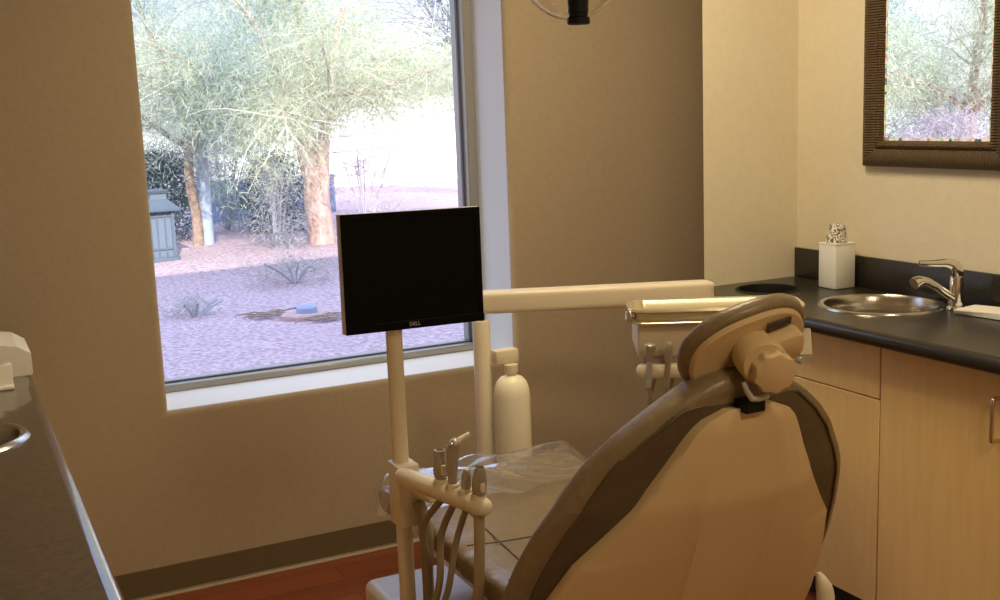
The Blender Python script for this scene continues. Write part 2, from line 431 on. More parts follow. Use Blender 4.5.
m = MB(); m.box(X - .008, X, my0 + fw - .005, my1 - fw + .005, mz0 + fw - .005, mz1 - fw + .005); m.build('glass', M['mirror'], t, smooth=False)
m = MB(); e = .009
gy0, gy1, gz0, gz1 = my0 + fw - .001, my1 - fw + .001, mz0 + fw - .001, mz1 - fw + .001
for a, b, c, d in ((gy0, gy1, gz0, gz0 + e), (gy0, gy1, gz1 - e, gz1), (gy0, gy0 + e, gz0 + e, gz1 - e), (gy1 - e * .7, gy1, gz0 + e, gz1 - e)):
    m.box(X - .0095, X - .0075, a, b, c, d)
m.build('bevel_glint_border', M['bevel_glint'], t, smooth=False)  # flat strip whose colours stand in for light split by the bevel

# ------------------------------------------------------------------ left counter
LH = (-.018, 2.56, .122)
t = thing('side_counter', (-.14, 2.3, .86), 'dark laminate side counter with a metal ringed waste hole, left of the chair', 'countertop')
m = MB(); m.sheet_with_holes(XL + .001, .152, 1.2, YW - .001, .858, .9, [LH])
nose = [(.152, .9), (.162, .898), (.17, .892), (.175, .884), (.175, .874), (.17, .865), (.162, .859), (.152, .858)]
m.loft([[V((x, 1.2, z)) for x, z in nose], [V((x, YW - .001, z)) for x, z in nose]])
m.build('worktop', mat('brown_laminate', (.05, .036, .024), .3, col2=(.095, .07, .047), nscale=90, spec=.5, coat=1.), t)
t = thing('base_cabinet', (-.15, 2.4, 0), 'maple base cabinet below the dark side counter on the left', 'cabinet')
m = MB(); m.box(XL + .001, .11, 1.25, YW - .02, .1, .857); m.build('body', M['gap'], t, smooth=False)
m = MB(); m.box(XL + .001, .06, 1.25, YW - .02, 0, .1); m.build('toe_kick', M['toe'], t, smooth=False)
for k in range(4):
    y0 = 1.25 + k * .6025
    m = MB(); m.box(.11, .13, y0 + .002, y0 + .6, .088, .85, .0015, 1); m.build('door', M['maple'], t)
t = thing('waste_ring', (LH[0], LH[1], .9), 'shiny steel waste ring set in the left side counter', 'waste chute')
m = MB(); r = LH[2]
m.loft([[V((LH[0] + a * cos(k * pi / 32), LH[1] + a * sin(k * pi / 32), z)) for k in range(64)] for a, z in ((r - .002, .78), (r - .002, .898), (r, .906), (r + .006, .91), (r + .014, .908), (r + .02, .9003))], cap=False)
m.build('ring', M['steel'], t)
m = MB(); m.lathe([(r - .003, .78), (r - .003, .783)], (LH[0], LH[1], 0)); m.build('chute_bottom', M['black'], t)
# sterile-wipe style dispenser boxes at the far end of the side counter
t = thing('dispenser_box', (.03, 3.3, .9), 'cream dispenser box with a sloping shoulder at the far end of the side counter', 'box')
pf = [(-.18, .9005), (.172, .9005), (.177, .905), (.177, .958), (.145, .98), (.09, .99), (-.18, .995)]
m = MB(); m.loft([[V((x, 3.175, z)) for x, z in pf], [V((x, 3.42, z)) for x, z in pf]]); m.build('body', M['white'], t, smooth=False)
m = MB(); m.box(-.17, .095, 3.195, 3.4, .9955, 1.01, .004, 2); m.build('lid', M['white'], t)
t = thing('card_holder', (.02, 3.08, .9), 'small pale card holder in front of the cream dispenser box', 'card holder')
m = MB(); m.box(-.1, .122, 3.02, 3.11, .9005, .91, .002, 1); m.build('base', M['white'], t)
m = MB(); m.box(-.1, .122, 3.05, 3.062, .91, .96, .003, 2); m.box(.106, .122, 3.062, 3.11, .91, .955, .003, 2); m.build('back_panel', M['white'], t)

# ------------------------------------------------------------------ dental chair
CX = 1.245
chair = thing('dental_chair', (CX, 2.1, 0), 'taupe vinyl dental chair with a tan backrest shell, seen from behind', 'dental chair')
ZS = [.30, .445, .615, .836, 1.016, 1.12]; YS = [1.93, 1.847, 1.740, 1.613, 1.552, 1.52]
ye = lambda z: interp(z, ZS, YS)
# cushion
coff = lambda z: interp(z, [.5, .9], [.03, .048])
cwrap = lambda z: interp(z, [.5, .9], [.0, .035])
CZ = [.36, .45, .54, .636, .723, .80, .867, .925, .973, 1.02, 1.05, 1.072, 1.08]
CW = [.32, .375, .398, .392, .376, .350, .315, .275, .226, .162, .11, .066, .02]
m = MB(); rings = []; N = 44
for i in range(41):
    z = .36 + (1.08 - .36) * (1 - (1 - i / 40) ** 1.35)
    w_ = interp(z, CZ, CW); th = .047 * min(1, (w_ / .1) ** .5)
    rg = []
    for k in range(N):
        a = 2 * pi * k / N; x, y = sell(a, .62)
        rg.append(V((CX + x * w_, ye(z) + coff(z) + cwrap(z) * (x * w_ / .38) ** 2 + y * th, z)))
    rings.append(rg)
m.loft(rings)
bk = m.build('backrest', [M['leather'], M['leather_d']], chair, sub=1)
for p in bk.data.polygons:                          # rear faces inside the seam take the darker tone
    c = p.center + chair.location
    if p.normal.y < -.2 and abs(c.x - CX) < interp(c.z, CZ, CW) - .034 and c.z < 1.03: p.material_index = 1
# piping seam near the rim on the back side
m = MB()
pts = []
zl = [.40 + .62 * k / 26 for k in range(27)]
def seam_pt(z, s):
    w_ = max(.01, interp(z, CZ, CW) - .036); x = s * w_
    wf = interp(z, CZ, CW); u = min(.999, w_ / wf)
    yb = -.047 * (1 - u ** (1 / .31)) ** (.31) if u < 1 else 0
    return V((CX + x, ye(z) + coff(z) - .002 + cwrap(z) * (x / .38) ** 2 + yb, z))
path = [seam_pt(z, -1) for z in zl] + [seam_pt(1.028, -.6), seam_pt(1.028, .6)] + [seam_pt(z, 1) for z in reversed(zl)]
m.tube(path, .0026, 8); m.build('piping', M['leather_d'], bk)
# shell
SZ = [.43, .445, .50, .588, .655, .732, .78, .838, .876, .915, .96, .985, 1.005, 1.016]
SW = [.375, .385, .375, .346, .322, .290, .246, .197, .175, .15, .125, .108, .085, .05]
m = MB(); rings = []
for i in range(36):
    z = .43 + (1.016 - .43) * i / 35
    w_ = interp(z, SZ, SW); d = interp(z, [.43, .445, .615, .836, .99, 1.016], [.10, .115, .088, .05, .026, .015]); c = min(.085, w_ * .55)
    y0 = ye(z) - .002
    prof = [(-w_, .012), (-w_ * 1.0, 0), (-w_ * .975, -.012 - .1 * d), (-.5 * (w_ + c), -.66 * d - .004), (-c - .012, -.95 * d), (-c, -1.10 * d), (-c + .012, -1.0 * d), (0, -1.03 * d), (c - .012, -1.0 * d), (c, -1.10 * d), (c + .012, -.95 * d), (.5 * (w_ + c), -.66 * d - .004), (w_ * .975, -.012 - .1 * d), (w_, 0), (w_, .012)]
    rings.append([V((CX + x, y0 + y, z)) for x, y in prof])
m.loft(rings); m.build('back_shell', M['shell'], chair, ang=60)
# seat and leg rest as one long pad
m = MB(); rings = []
def seat_top(y): return interp(y, [1.78, 1.95, 2.15, 2.35, 2.6, 2.75], [.585, .555, .545, .565, .6, .6])
def seat_w(y): return interp(y, [1.78, 1.9, 2.1, 2.3, 2.45, 2.6, 2.69, 2.735, 2.755], [.24, .25, .245, .25, .268, .288, .294, .28, .235])
for i in range(50):
    y = 1.80 + (2.755 - 1.80) * (1 - (1 - i / 49) ** 1.25)
    w_ = seat_w(y); zt = seat_top(y); th = .05 * (1 if y < 2.70 else max(.45, 1 - (y - 2.70) * 9))
    if abs(y - 2.28) < .012: zt -= .008
    rg = []
    for k in range(40):
        a = 2 * pi * k / 40; x, zz = sell(a, .5)
        dish = -.014 * (1 - x * x) if zz > 0 else 0
        rg.append(V((CX + x * w_, y, zt - .052 + zz * th + dish)))
    rings.append(rg)
m.loft(rings); st = m.build('seat', M['leather'], chair, sub=1)
m = MB()
for ys_, bow in ((2.27, .0), (2.06, .03)):
    m.tube([(CX + x * .235, ys_ + bow * (1 - x * x), seat_top(ys_) - .002 - .014 * (1 - x * x)) for x in [-1 + k / 10 for k in range(21)]], .0018, 6)
m.tube([(CX - .15, 2.05 + k * .06, seat_top(2.05 + k * .06) - .011) for k in range(9)], .0016, 6)
m.build('piping', M['leather_d'], st)
m = MB(); m.box(CX - .2, CX + .2, 1.88, 2.6, .40, .46, .03, 3); m.box(CX - .09, CX + .09, 1.95, 2.3, .18, .41, .03, 3); m.build('seat_pan', M['cream_pl'], chair)
m = MB(); m.box(CX - .22, CX + .22, 1.6, 2.25, 0, .07, .02, 3); m.box(CX - .11, CX + .11, 1.85, 2.22, .07, .2, .03, 3); m.build('base', M['cream_pl'], chair)
for s in (-1, 1):
    m = MB(); m.tube(smooth_path([(CX + s * .18, 1.97, .42), (CX + s * .36, 1.88, .375), (CX + s * .402, 1.80, .40), (CX + s * .409, 1.79, .465), (CX + s * .398, 1.80, .518)], 5), [.02] * 16 + [.019, .018, .015, .011, .005], 14)
    m.build('armrest_bracket', M['cream_pl'], chair)
# headrest ------------------------------------------------------
HC = V((1.262, 1.575, 1.112))
HM = Matrix.Translation(HC) @ Matrix.Rotation(radians(-4), 4, 'Z') @ Matrix.Rotation(radians(30), 4, 'X') @ Matrix.Rotation(radians(-17), 4, 'Y')
# local x = width, y = forward (pad face), z = up along the pad
def hring(y, k, zoff=0., sh=1.): return [HM @ V((.127 * k * sell(a, .9)[0], y + .016 * sell(a, .9)[0] ** 2 * k, (.108 if sell(a, .9)[1] > 0 else .096) * k * sh * sell(a, .9)[1] + zoff)) for a in [2 * pi * j / 44 for j in range(44)]]
m = MB(); m.loft([hring(-.008, .55), hring(-.015, .84), hring(-.016, .93), hring(-.010, .985), hring(.002, 1.0), hring(.012, .98), hring(.02, .9), hring(.024, .6)])
hr = m.build('headrest', M['leather'], chair, sub=1)
m = MB(); m.loft([hring(-.012, .90, -.004), hring(-.021, .89, -.004), hring(-.024, .86, -.004)]); m.build('back_plate', M['shell'], hr)
def HL(x, y, z): return HM @ V((x, y, z))
kd = V((-.30, -.90, -.22)).normalized()
ko = V((1.250, 1.49, 1.090))
m = MB(); m.lathe([(.040, -.06), (.042, -.05), (.042, -.012), (.038, -.006)], ko + V((-.012, .0, .008)), kd, 36)
hb = m.build('hinge_block', M['shell'], hr)
m = MB(); m.prism([(.036 * sell(a, .5)[0], .030 * sell(a, .5)[1]) for a in [2 * pi * k / 28 for k in range(28)]], .018, .052, HM @ Matrix.Translation((.052, 0, .016)) @ Matrix.Rotation(radians(90), 4, 'X'), .008)
m.build('hinge_tab', M['shell'], hr)
m = MB(); m.prism([(.030 * sell(a, .6)[0], .022 * sell(a, .6)[1]) for a in [2 * pi * k / 28 for k in range(28)]], .018, .044, HM @ Matrix.Translation((.0, 0, .026)) @ Matrix.Rotation(radians(90), 4, 'X'), .008)
m.box(.008, .022, -.042, -.02, .02, .058, .005, 2, m=HM); m.build('hinge_cap', M['shell'], hr)
m = MB(); m.box(.026, .074, -.0265, -.0215, .050, .068, .002, 1, m=HM); m.build('slot', M['gap'], hr)
out = [((.0365 + .0017 * cos(9 * a)) * cos(a), (.0365 + .0017 * cos(9 * a)) * sin(a)) for a in [2 * pi * k / 108 for k in range(108)]]
m = MB(); m.prism(out, -.012, .02, Matrix.Translation(ko) @ frame_from(kd).to_4x4(), .005); m.build('knob', M['shell'], hr)
# glide bar, clasp and release lever
m = MB(); m.tube([(1.25, 1.55, 1.10), (1.25, 1.563, 1.05), (1.25, 1.6, .93)], .013, 4); m.build('glide_bar', M['steel'], chair, smooth=False)
m = MB(); m.box(1.217, 1.260, 1.517, 1.56, 1.009, 1.032, .002, 1); m.build('clasp', M['black'], chair)
m = MB(); m.tube([(1.2080, 1.5130, 1.0690), (1.2130, 1.5100, 1.0530), (1.2220, 1.5080, 1.0390), (1.2380, 1.5080, 1.0365), (1.2560, 1.5080, 1.0390)], [.0045, .0055, .0055, .0055, .006], 10); m.build('release_lever', M['silver'], chair)

# clear plastic cover on the toe end
m = MB(); nx, ny = 46, 34; r2 = random.Random(3); g = []
ph = [(r2.uniform(20, 60), r2.uniform(20, 60), r2.uniform(0, 6)) for _ in range(6)]
for j in range(ny):
    row = []
    y = 2.45 + (2.775 - 2.45) * j / (ny - 1)
    for i in range(nx):
        u = -1 + 2 * i / (nx - 1); x = u * (seat_w(min(y, 2.72)) + .018)
        z = seat_top(y) + .006
        wv = sum(sin(a * x + b * y + c) for a, b, c in ph)
        z += .0045 * wv * .6 + .006
        if abs(u) > .86: z -= .085 * ((abs(u) - .86) / .14) ** 1.6
        if y > 2.70: z -= .5 * (y - 2.70)
        if abs(u) > .9: x += .004 * sin(70 * y)
        row.append(m.b.verts.new((CX + x, y + .006 * sin(23 * x), z + r2.uniform(-.0012, .0012))))
    g.append(row)
for j in range(ny - 1):
    for i in range(nx - 1): m.b.faces.new((g[j][i], g[j][i + 1], g[j + 1][i + 1], g[j + 1][i]))
o = m.build('plastic_cover', M['film'], loc=(CX, 2.55, .6), sub=1, ang=180)
tag(o, 'crinkled clear plastic cover over the foot end of the dental chair', 'plastic cover')

# ------------------------------------------------------------------ assistant post: utility box, pole, monitor, instrument rail
t = thing('utility_box', (1.2, 2.45, 0), 'low cream utility box on the floor under the foot of the chair', 'utility box')
m = MB(); m.box(.895, 1.5, 2.27, 2.7, .0, .34, .025, 4); m.build('cover', M['cream_pl'], t)
m = MB(); m.box(.888, 1.507, 2.262, 2.708, 0, .02, .004, 1); m.build('plinth', M['toe'], t)
PX, PY = .922, 2.44
t = thing('instrument_post', (PX, PY, .34), 'cream instrument post with a tool rail, carrying the black monitor', 'instrument post')
m = MB(); m.tube([(PX, PY, .341), (PX, PY, 1.08)], .0195, 20); m.build('pole', M['cream_pl'], t)
m = MB(); m.box(PX - .026, PX + .03, PY - .045, PY + .026, .575, .729, .006, 2); m.build('mount_block', M['cream_pl'], t)
m = MB(); m.lathe([(.027, 0), (.03, .004), (.03, .05), (.026, .055)], (PX + .032, PY - .03, .672), (.35, -.9, -.1), 20); m.build('pivot_knob', M['cream_pl'], t)
A, B = V((.900, 2.40, .710)), V((.984, 2.09, .704))
dv = (B - A).normalized()
m = MB()
pp = [A + (B - A) * s for s in (0, .02, .06, .2, .5, .8, .93, .97, .99, 1)]
m.tube(pp, [.012, .017, .02, .022, .022, .022, .022, .019, .014, .006], 18); rail = m.build('tool_rail', M['cream_pl'], t)
up = V((0, 0, 1))
def rail_at(s): return A + (B - A) * s + V((0, 0, .0))
for s in (.50, .63, .765, .90):
    m = MB(); m.lathe([(.0125, .012), (.0165, .014), (.0165, .028), (.012, .03)], rail_at(s), (0, 0, 1), 18); m.build('tool_cup', M['cream_pl'], rail)
def hose(pts, r, mm, parent, name='hose'):
    m = MB(); m.tube(smooth_path(pts, 8), r, 10); return m.build(name, mm, parent)
def tool(s, label, name, kind, hosepts, hm, hr_):
    b = rail_at(s); tt = thing(name, tuple(b), label, 'dental tool', 'dental tools on the rail')
    m = MB()
    if kind == 0:                                    # wide suction valve
        m.lathe([(.011, .008), (.012, .03), (.0155, .036), (.017, .055), (.016, .075), (.0125, .08), (.0125, .096), (.009, .097), (.008, .086)], b, (0, 0, 1), 20)
        m.build('valve_body', M['grey_pl'], tt)
        m = MB(); m.box(b.x - .006, b.x + .006, b.y - .02, b.y - .012, b.z + .042, b.z + .066, .003, 2); m.build('valve_lever', M['cream_pl'], tt)
    if kind == 1:                                    # air and water syringe
        m.tube(smooth_path([b + V((0, 0, .008)), b + V((.0, 0, .05)), b + V((.002, -.003, .095)), b + V((.005, -.006, .118)), b + V((-.002, -.002, .128))], 6), [.0105] * 6 + [.011, .0115, .012, .0125, .013, .0135] + [.0145] * 6 + [.0155, .016, .015, .013, .012, .01, .007], 16)
        m.build('syringe_body', M['grey_pl'], tt)
        m = MB(); m.tube([b + V((.006, -.004, .12)), b + V((.02, -.006, .128)), b + V((.042, -.008, .138))], [.0075, .0065, .005], 12); m.build('nozzle', M['cream_pl'], tt)
        m = MB(); m.lathe([(.005, 0), (.005, .008), (.003, .009)], b + V((-.004, -.01, .122)), (-.3, -.8, .5), 12); m.build('button', M['chrome'], tt)
    if kind == 2:                                    # thin tip
        m.lathe([(.009, .008), (.0105, .02), (.0115, .038), (.011, .055), (.008, .068), (.006, .074), (.004, .075)], b, (.02, -.1, 1), 18); m.build('handpiece_body', M['grey_pl'], tt)
    if kind == 3:
        m.lathe([(.011, .008), (.0125, .02), (.0155, .035), (.0165, .05), (.0155, .068), (.012, .084), (.009, .09), (.0085, .08)], b, (.02, -.12, 1), 18); m.build('suction_body', M['grey_pl'], tt)
        m = MB(); m.box(b.x - .005, b.x + .007, b.y - .024, b.y - .016, b.z + .035, b.z + .058, .003, 2); m.build('valve_lever', M['cream_pl'], tt)
    hose([b + V((0, 0, -.018))] + [V(p) for p in hosepts], hr_, hm, tt)
    return tt
ze = .349
tool(.50, 'wide grey suction valve first on the tool rail, by the post', 'suction_tool', 0, [(.926, 2.325, .60), (.935, 2.33, .50), (.95, 2.38, .40), (.955, 2.42, ze)], M['hose_d'], .0085)
tool(.63, 'tallest tool on the rail, a syringe with a side nozzle', 'air_syringe', 1, [(.938, 2.25, .6), (.925, 2.24, .50), (.915, 2.27, .41), (.935, 2.33, ze)], M['hose_d'], .0085)
tool(.765, 'slimmest pointed tool on the rail, third from the post', 'slim_handpiece', 2, [(.95, 2.195, .6), (.93, 2.2, .5), (.925, 2.24, .42), (.955, 2.31, ze)], M['hose_d'], .0075)
tool(.90, 'plump grey suction tool last on the tool rail', 'suction_tool', 3, [(.979, 2.14, .55), (.977, 2.16, .45), (.982, 2.22, .39), (.985, 2.295, ze)], M['hose'], .0125)
hose([(PX + .03, PY - .03, .64), (PX + .045, PY - .045, .56), (PX + .042, PY - .04, .46), (PX + .05, PY - .02, ze)], .011, M['hose'], t)
hose([(PX + .015, PY - .05, .64), (PX + .02, PY - .07, .56), (PX + .022, PY - .07, .45), (PX + .03, PY - .05, ze)], .01, M['hose_d'], t)

# monitor
mt_ = thing('monitor', (PX, PY, 1.05), 'black flat screen monitor on the cream post before the window', 'monitor')
mx0, mx1, mz0_, mz1_, myf = .793, 1.142, 1.053, 1.327, 2.41
MR = Matrix.Translation(((mx0 + mx1) / 2, myf, (mz0_ + mz1_) / 2)) @ Matrix.Rotation(radians(1.0), 4, 'Y') @ Matrix.Rotation(radians(1), 4, 'Z') @ Matrix.Rotation(radians(-2), 4, 'X')
hw, hh = (mx1 - mx0) / 2, (mz1_ - mz0_) / 2
m = MB(); m.box(-hw, hw, -.004, .022, -hh, hh, .003, 2, m=MR); m.box(-hw * .75, hw * .75, .022, .045, -hh * .8, hh * .75, .012, 3, m=MR); cs = m.build('casing', M['silver'], mt_)
m = MB()
for a, b, c, d in ((-hw + .0008, hw - .0008, hh - .014, hh - .0008), (-hw + .0008, hw - .0008, -hh + .0008, -hh + .02), (-hw + .0008, -hw + .014, -hh + .02, hh - .014), (hw - .014, hw - .0008, -hh + .02, hh - .014)):
    m.box(a, b, -.0075, -.0035, c, d, .001, 1, m=MR)
bz = m.build('bezel', M['screen'], mt_)
m = MB(); m.box(-hw + .014, hw - .014, -.0055, -.0038, -hh + .02, hh - .014, m=MR); m.build('screen', M['screen'], mt_, smooth=False)
cu = bpy.data.curves.new('brand_lettering', 'FONT'); cu.body = 'DELL'; cu.size = .0125; cu.extrude = .0003; cu.align_x = 'CENTER'; cu.align_y = 'CENTER'
cu.materials.append(M['silver']); lc = bpy.data.objects.new('lettering_curve', cu); lme = bpy.data.meshes.new_from_object(lc); bpy.data.objects.remove(lc)
lt = bpy.data.objects.new('brand_lettering', lme); COL.objects.link(lt); lt.parent = bz
lt.matrix_local = Matrix.Translation(-mt_.location) @ MR @ Matrix.Translation((-.006, -.0079, -hh + .0115)) @ Matrix.Rotation(pi / 2, 4, 'X')
m = MB(); m.box(PX - .03, PX + .03, PY - .03, PY + .024, 1.081, 1.09, .003, 1); m.box(PX - .02, PX + .16, PY + .012, PY + .024, 1.09, 1.2, .004, 2); m.build('bracket', M['silver'], mt_)

# ------------------------------------------------------------------ delivery post, arm, bottle, tray unit
QX, QY = 1.431, 3.04
t = thing('delivery_boom', (QX, QY, 0), 'cream delivery post and long arm holding the tray unit', 'delivery arm')
m = MB(); m.lathe([(.09, 0), (.09, .02), (.05, .035), (.0265, .05)], (QX, QY, 0)); m.build('foot', M['cream_pl'], t)
m = MB(); m.lathe([(.0265, .05), (.0265, .912), (.024, .92)], (QX, QY, 0), seg=28); m.build('post', M['cream_pl'], t)
m = MB(); m.lathe([(.012, .92), (.012, .94)], (QX, QY, 0)); m.build('pivot', M['black'], t)
P0, P1 = V((1.455, 3.07, 0)), V((2.112, 2.80, 0)); du = (P1 - P0).normalized(); P0 = P0 - du * .06; nv = V((-du.y, du.x, 0))
m = MB(); rg = []
for s, k in ((0, .7), (.01, .92), (.025, 1), (.5, 1), (.97, 1), (.985, .93), (1, .72)):
    c = P0 + (P1 - P0) * s
    rg.append([c + nv * (.036 * k * sell(a, .35)[0]) + V((0, 0, .969 + .034 * (.4 + .6 * k) * sell(a, .35)[1])) for a in [2 * pi * (j + .5) / 32 for j in range(32)]])
m.loft(rg); m.build('arm', M['cream_pl'], t, ang=35)
Ud, Un = V((.871, -.491, 0)), V((.491, .871, 0)); UO = V((1.622, 2.5, 0))
UM = Matrix(((Ud.x, Un.x, 0, UO.x), (Ud.y, Un.y, 0, UO.y), (0, 0, 1, 0), (0, 0, 0, 1)))
m = MB()
e1 = P1 - du * .035; bk_ = UM @ V((.36, .265, 0))
m.tube([V((e1.x, e1.y, .935)), V((e1.x, e1.y, .86))], .022, 18)
m.tube([V((e1.x, e1.y, .88)), V((bk_.x, bk_.y, .88))], .02, 14); m.build('link', M['cream_pl'], t)
m = MB(); m.box(QX + .02, QX + .098, QY - .055, QY - .015, .787, .83, .006, 2); m.build('bottle_bracket', M['cream_pl'], t)
t2 = thing('water_bottle', (QX + .085, QY - .06, .5), 'white round shouldered water bottle hanging from the bracket on the post', 'bottle')
bx, by = QX + .066, QY - .06
m = MB(); m.lathe([(.03, .475), (.05, .478), (.0545, .488), (.0555, .5), (.0555, .69), (.053, .712), (.046, .732), (.034, .746), (.02, .752), (.0165, .756), (.0165, .77)], (bx, by, 0), seg=36); m.build('body', M['bottle'], t2)
m = MB(); m.lathe([(.0215, .762), (.0215, .786), (.018, .7868)], (bx, by, 0)); m.build('cap', M['cream_pl'], t2)

t = thing('delivery_unit', tuple(UO + Ud * .22 + V((0, 0, .82))), 'cream delivery unit with tool holders behind the headrest, below the long arm', 'delivery unit')
m = MB(); m.box(.015, .455, .02, .25, .868, .962, .012, 3, m=UM); m.build('body', M['cream_pl'], t)
m = MB(); m.box(.39, .475, -.012, .1, .868, .873, .002, 1, m=UM @ Matrix.Translation((.0, 0, 0)))
tp = UM @ Matrix.Translation((.43, .0, .9)) @ Matrix.Rotation(radians(-22), 4, 'X')
m.box(-.05, .045, -.006, .006, -.028, .045, .004, 2, m=tp); m.build('touch_pad', M['cream_pl'], t)
m = MB(); m.lathe([(.011, 0), (.012, .01), (.009, .018)], UM @ V((.44, .0, .862)), (0, -1, 0), 16); m.build('knob', M['silver'], t)
m = MB(); m.box(.010, .30, -.02, .02, .819, .860, .016, 3, m=UM); hb_ = m.build('holder_bar', M['cream_pl'], t)
m = MB(); m.box(.03, .2, .002, .02, .858, .872, .003, 1, m=UM); m.build('holder_bracket', M['grey_pl'], hb_)
# tray
t = thing('instrument_tray', tuple(UO + Ud * .22 + V((0, 0, .964))), 'shiny cream rimmed tray on top of the delivery unit', 'tray')
def rrect(x0, x1, y0, y1, r, z, n=6):
    out = []
    for cx, cy, a0 in ((x1 - r, y1 - r, 0), (x0 + r, y1 - r, pi / 2), (x0 + r, y0 + r, pi), (x1 - r, y0 + r, 3 * pi / 2)):
        for k in range(n + 1):
            a = a0 + k / n * pi / 2; out.append(UM @ V((cx + r * cos(a), cy + r * sin(a), z)))
    return out
m = MB()
L_ = [(.02, .964), (.012, .9645), (.004, .966), (-.006, .969), (-.008, .973), (-.004, .977), (.004, .980), (.006, .988), (.004, .996), (-.004, .999), (-.008, 1.003), (-.006, 1.009), (.0, 1.011), (.01, 1.008), (.014, .998), (.02, .972)]
m.loft([rrect(.0 + o, .455 - o, -.012 + o, .15 - o, .04 - o * .5, z) for o, z in L_]); m.build('tray_body', mat('polished_tray', (.72, .63, .45), .2, metal=.55), t)
m = MB(); m.box(-.016, .004, .0, .03, .975, 1.004, .006, 2, m=UM); m.build('corner_clip', M['chrome'], t)
def unit_tool(x, lab, big):
    b = UM @ V((x, -.02, .82)); tt = thing('handpiece', tuple(b), lab, 'dental tool', 'handpieces on the delivery unit')
    m = MB(); ax = (.02, -.1, 1)
    m.lathe([(.006, -.02), (.0075, .0), (.0075, .05), (.009, .055)], b + V((0, -.004, 0)), ax, 14); m.build('handle', M['grey_pl'] if not big else M['silver'], tt)
    m = MB()
    if big: m.lathe([(.009, .054), (.012, .065), (.0145, .09), (.0145, .098), (.011, .101)], b + V((0, -.004, 0)), ax, 14)
    else: m.lathe([(.009, .054), (.0105, .06), (.011, .085), (.0095, .102), (.006, .106)], b + V((0, -.004, 0)), ax, 14)
    m.build('head', M['grey_pl'], tt)
    hose([b + V((0, -.003, -.018)), b + V((.005, -.01, -.06)), b + V((.015, .0, -.14)), b + V((.03, .05, -.12)), UM @ V((x + .04, .06, .867))], .005, M['hose_d'], tt)
unit_tool(.038, 'handpiece with a flared dark head, first in the delivery unit holder', True)
unit_tool(.087, 'straight grey handpiece, second in the delivery unit holder', False)

# ------------------------------------------------------------------ dental light over the chair
LX, LY, LZ = 1.245, 2.10, 1.845
t = thing('dental_light', (LX, LY, LZ), 'overhead dental light with a clear shield and black handle', 'dental light')
m = MB(); m.lathe([(.03, .11), (.07, .10), (.105, .07), (.118, .04), (.115, .035), (.1, .06), (.06, .085)], (LX, LY + .02, LZ), (0, .35, 1), 32, cap=False); m.build('reflector', M['cream_pl'], t)
ax = V((-.15, -.9, -.12)).normalized()
m = MB(); m.lathe([(.001, -.055), (.03, -.052), (.06, -.043), (.09, -.025), (.108, -.004), (.116, .02), (.118, .035)], (LX, LY, LZ), -ax, 40, cap=False)
sh = m.build('shield', M['shield'], t)
m = MB(); F = frame_from(ax)
m.tube([V((LX, LY, LZ)) + F @ V((.118 * cos(a), .118 * sin(a), -.03)) for a in [2 * pi * k / 48 for k in range(49)]], .0022, 8, cap=False); m.build('rim', M['white'], sh)
m = MB(); m.lathe([(.02, .0), (.0235, .002), (.0235, .013), (.0195, .016), (.0195, .022), (.0215, .024), (.0205, .034), (.0215, .045), (.0205, .075)], (1.208, 2.04, 1.713), (0, 0, 1), 24); m.build('handle', M['black'], t)
m = MB(); m.tube(smooth_path([(LX, LY + .04, LZ + .1), (LX, LY + .1, 2.1), (LX + .2, LY + .2, 2.35), (LX + .35, LY + .2, 2.6), (LX + .35, LY + .2, H)], 6), .02, 14); m.build('arm', M['cream_pl'], t)
m = MB(); m.lathe([(.09, H - .03), (.09, H - .001)], (LX + .35, LY + .2, 0)); m.build('ceiling_plate', M['cream_pl'], t)

# ------------------------------------------------------------------ the yard
GZ = -.1
def gravel():
    m = mat('desert_gravel', (.38, .27, .285), .95, col2=(.66, .51, .53), nscale=24, bump=.9, bscale=26, spec=.1)
    for n in m.node_tree.nodes:
        if n.type == 'BUMP': n.inputs['Distance'].default_value = .05
    return m
m = MB(); nx, ny = 60, 60; r3 = random.Random(5); g = []
for j in range(ny):
    y = 4.2 + 56 * (j / (ny - 1)) ** 1.6; row = []
    for i in range(nx):
        x = -16 + 46 * i / (nx - 1)
        row.append(m.b.verts.new((x, y, GZ + .03 * sin(1.3 * x + .7 * y) * (y > 6) + r3.uniform(-.012, .012))))
    g.append(row)
for j in range(ny - 1):
    for i in range(nx - 1): m.b.faces.new((g[j][i], g[j][i + 1], g[j + 1][i + 1], g[j + 1][i]))
struct(m.build('ground_outside', gravel(), ang=180))

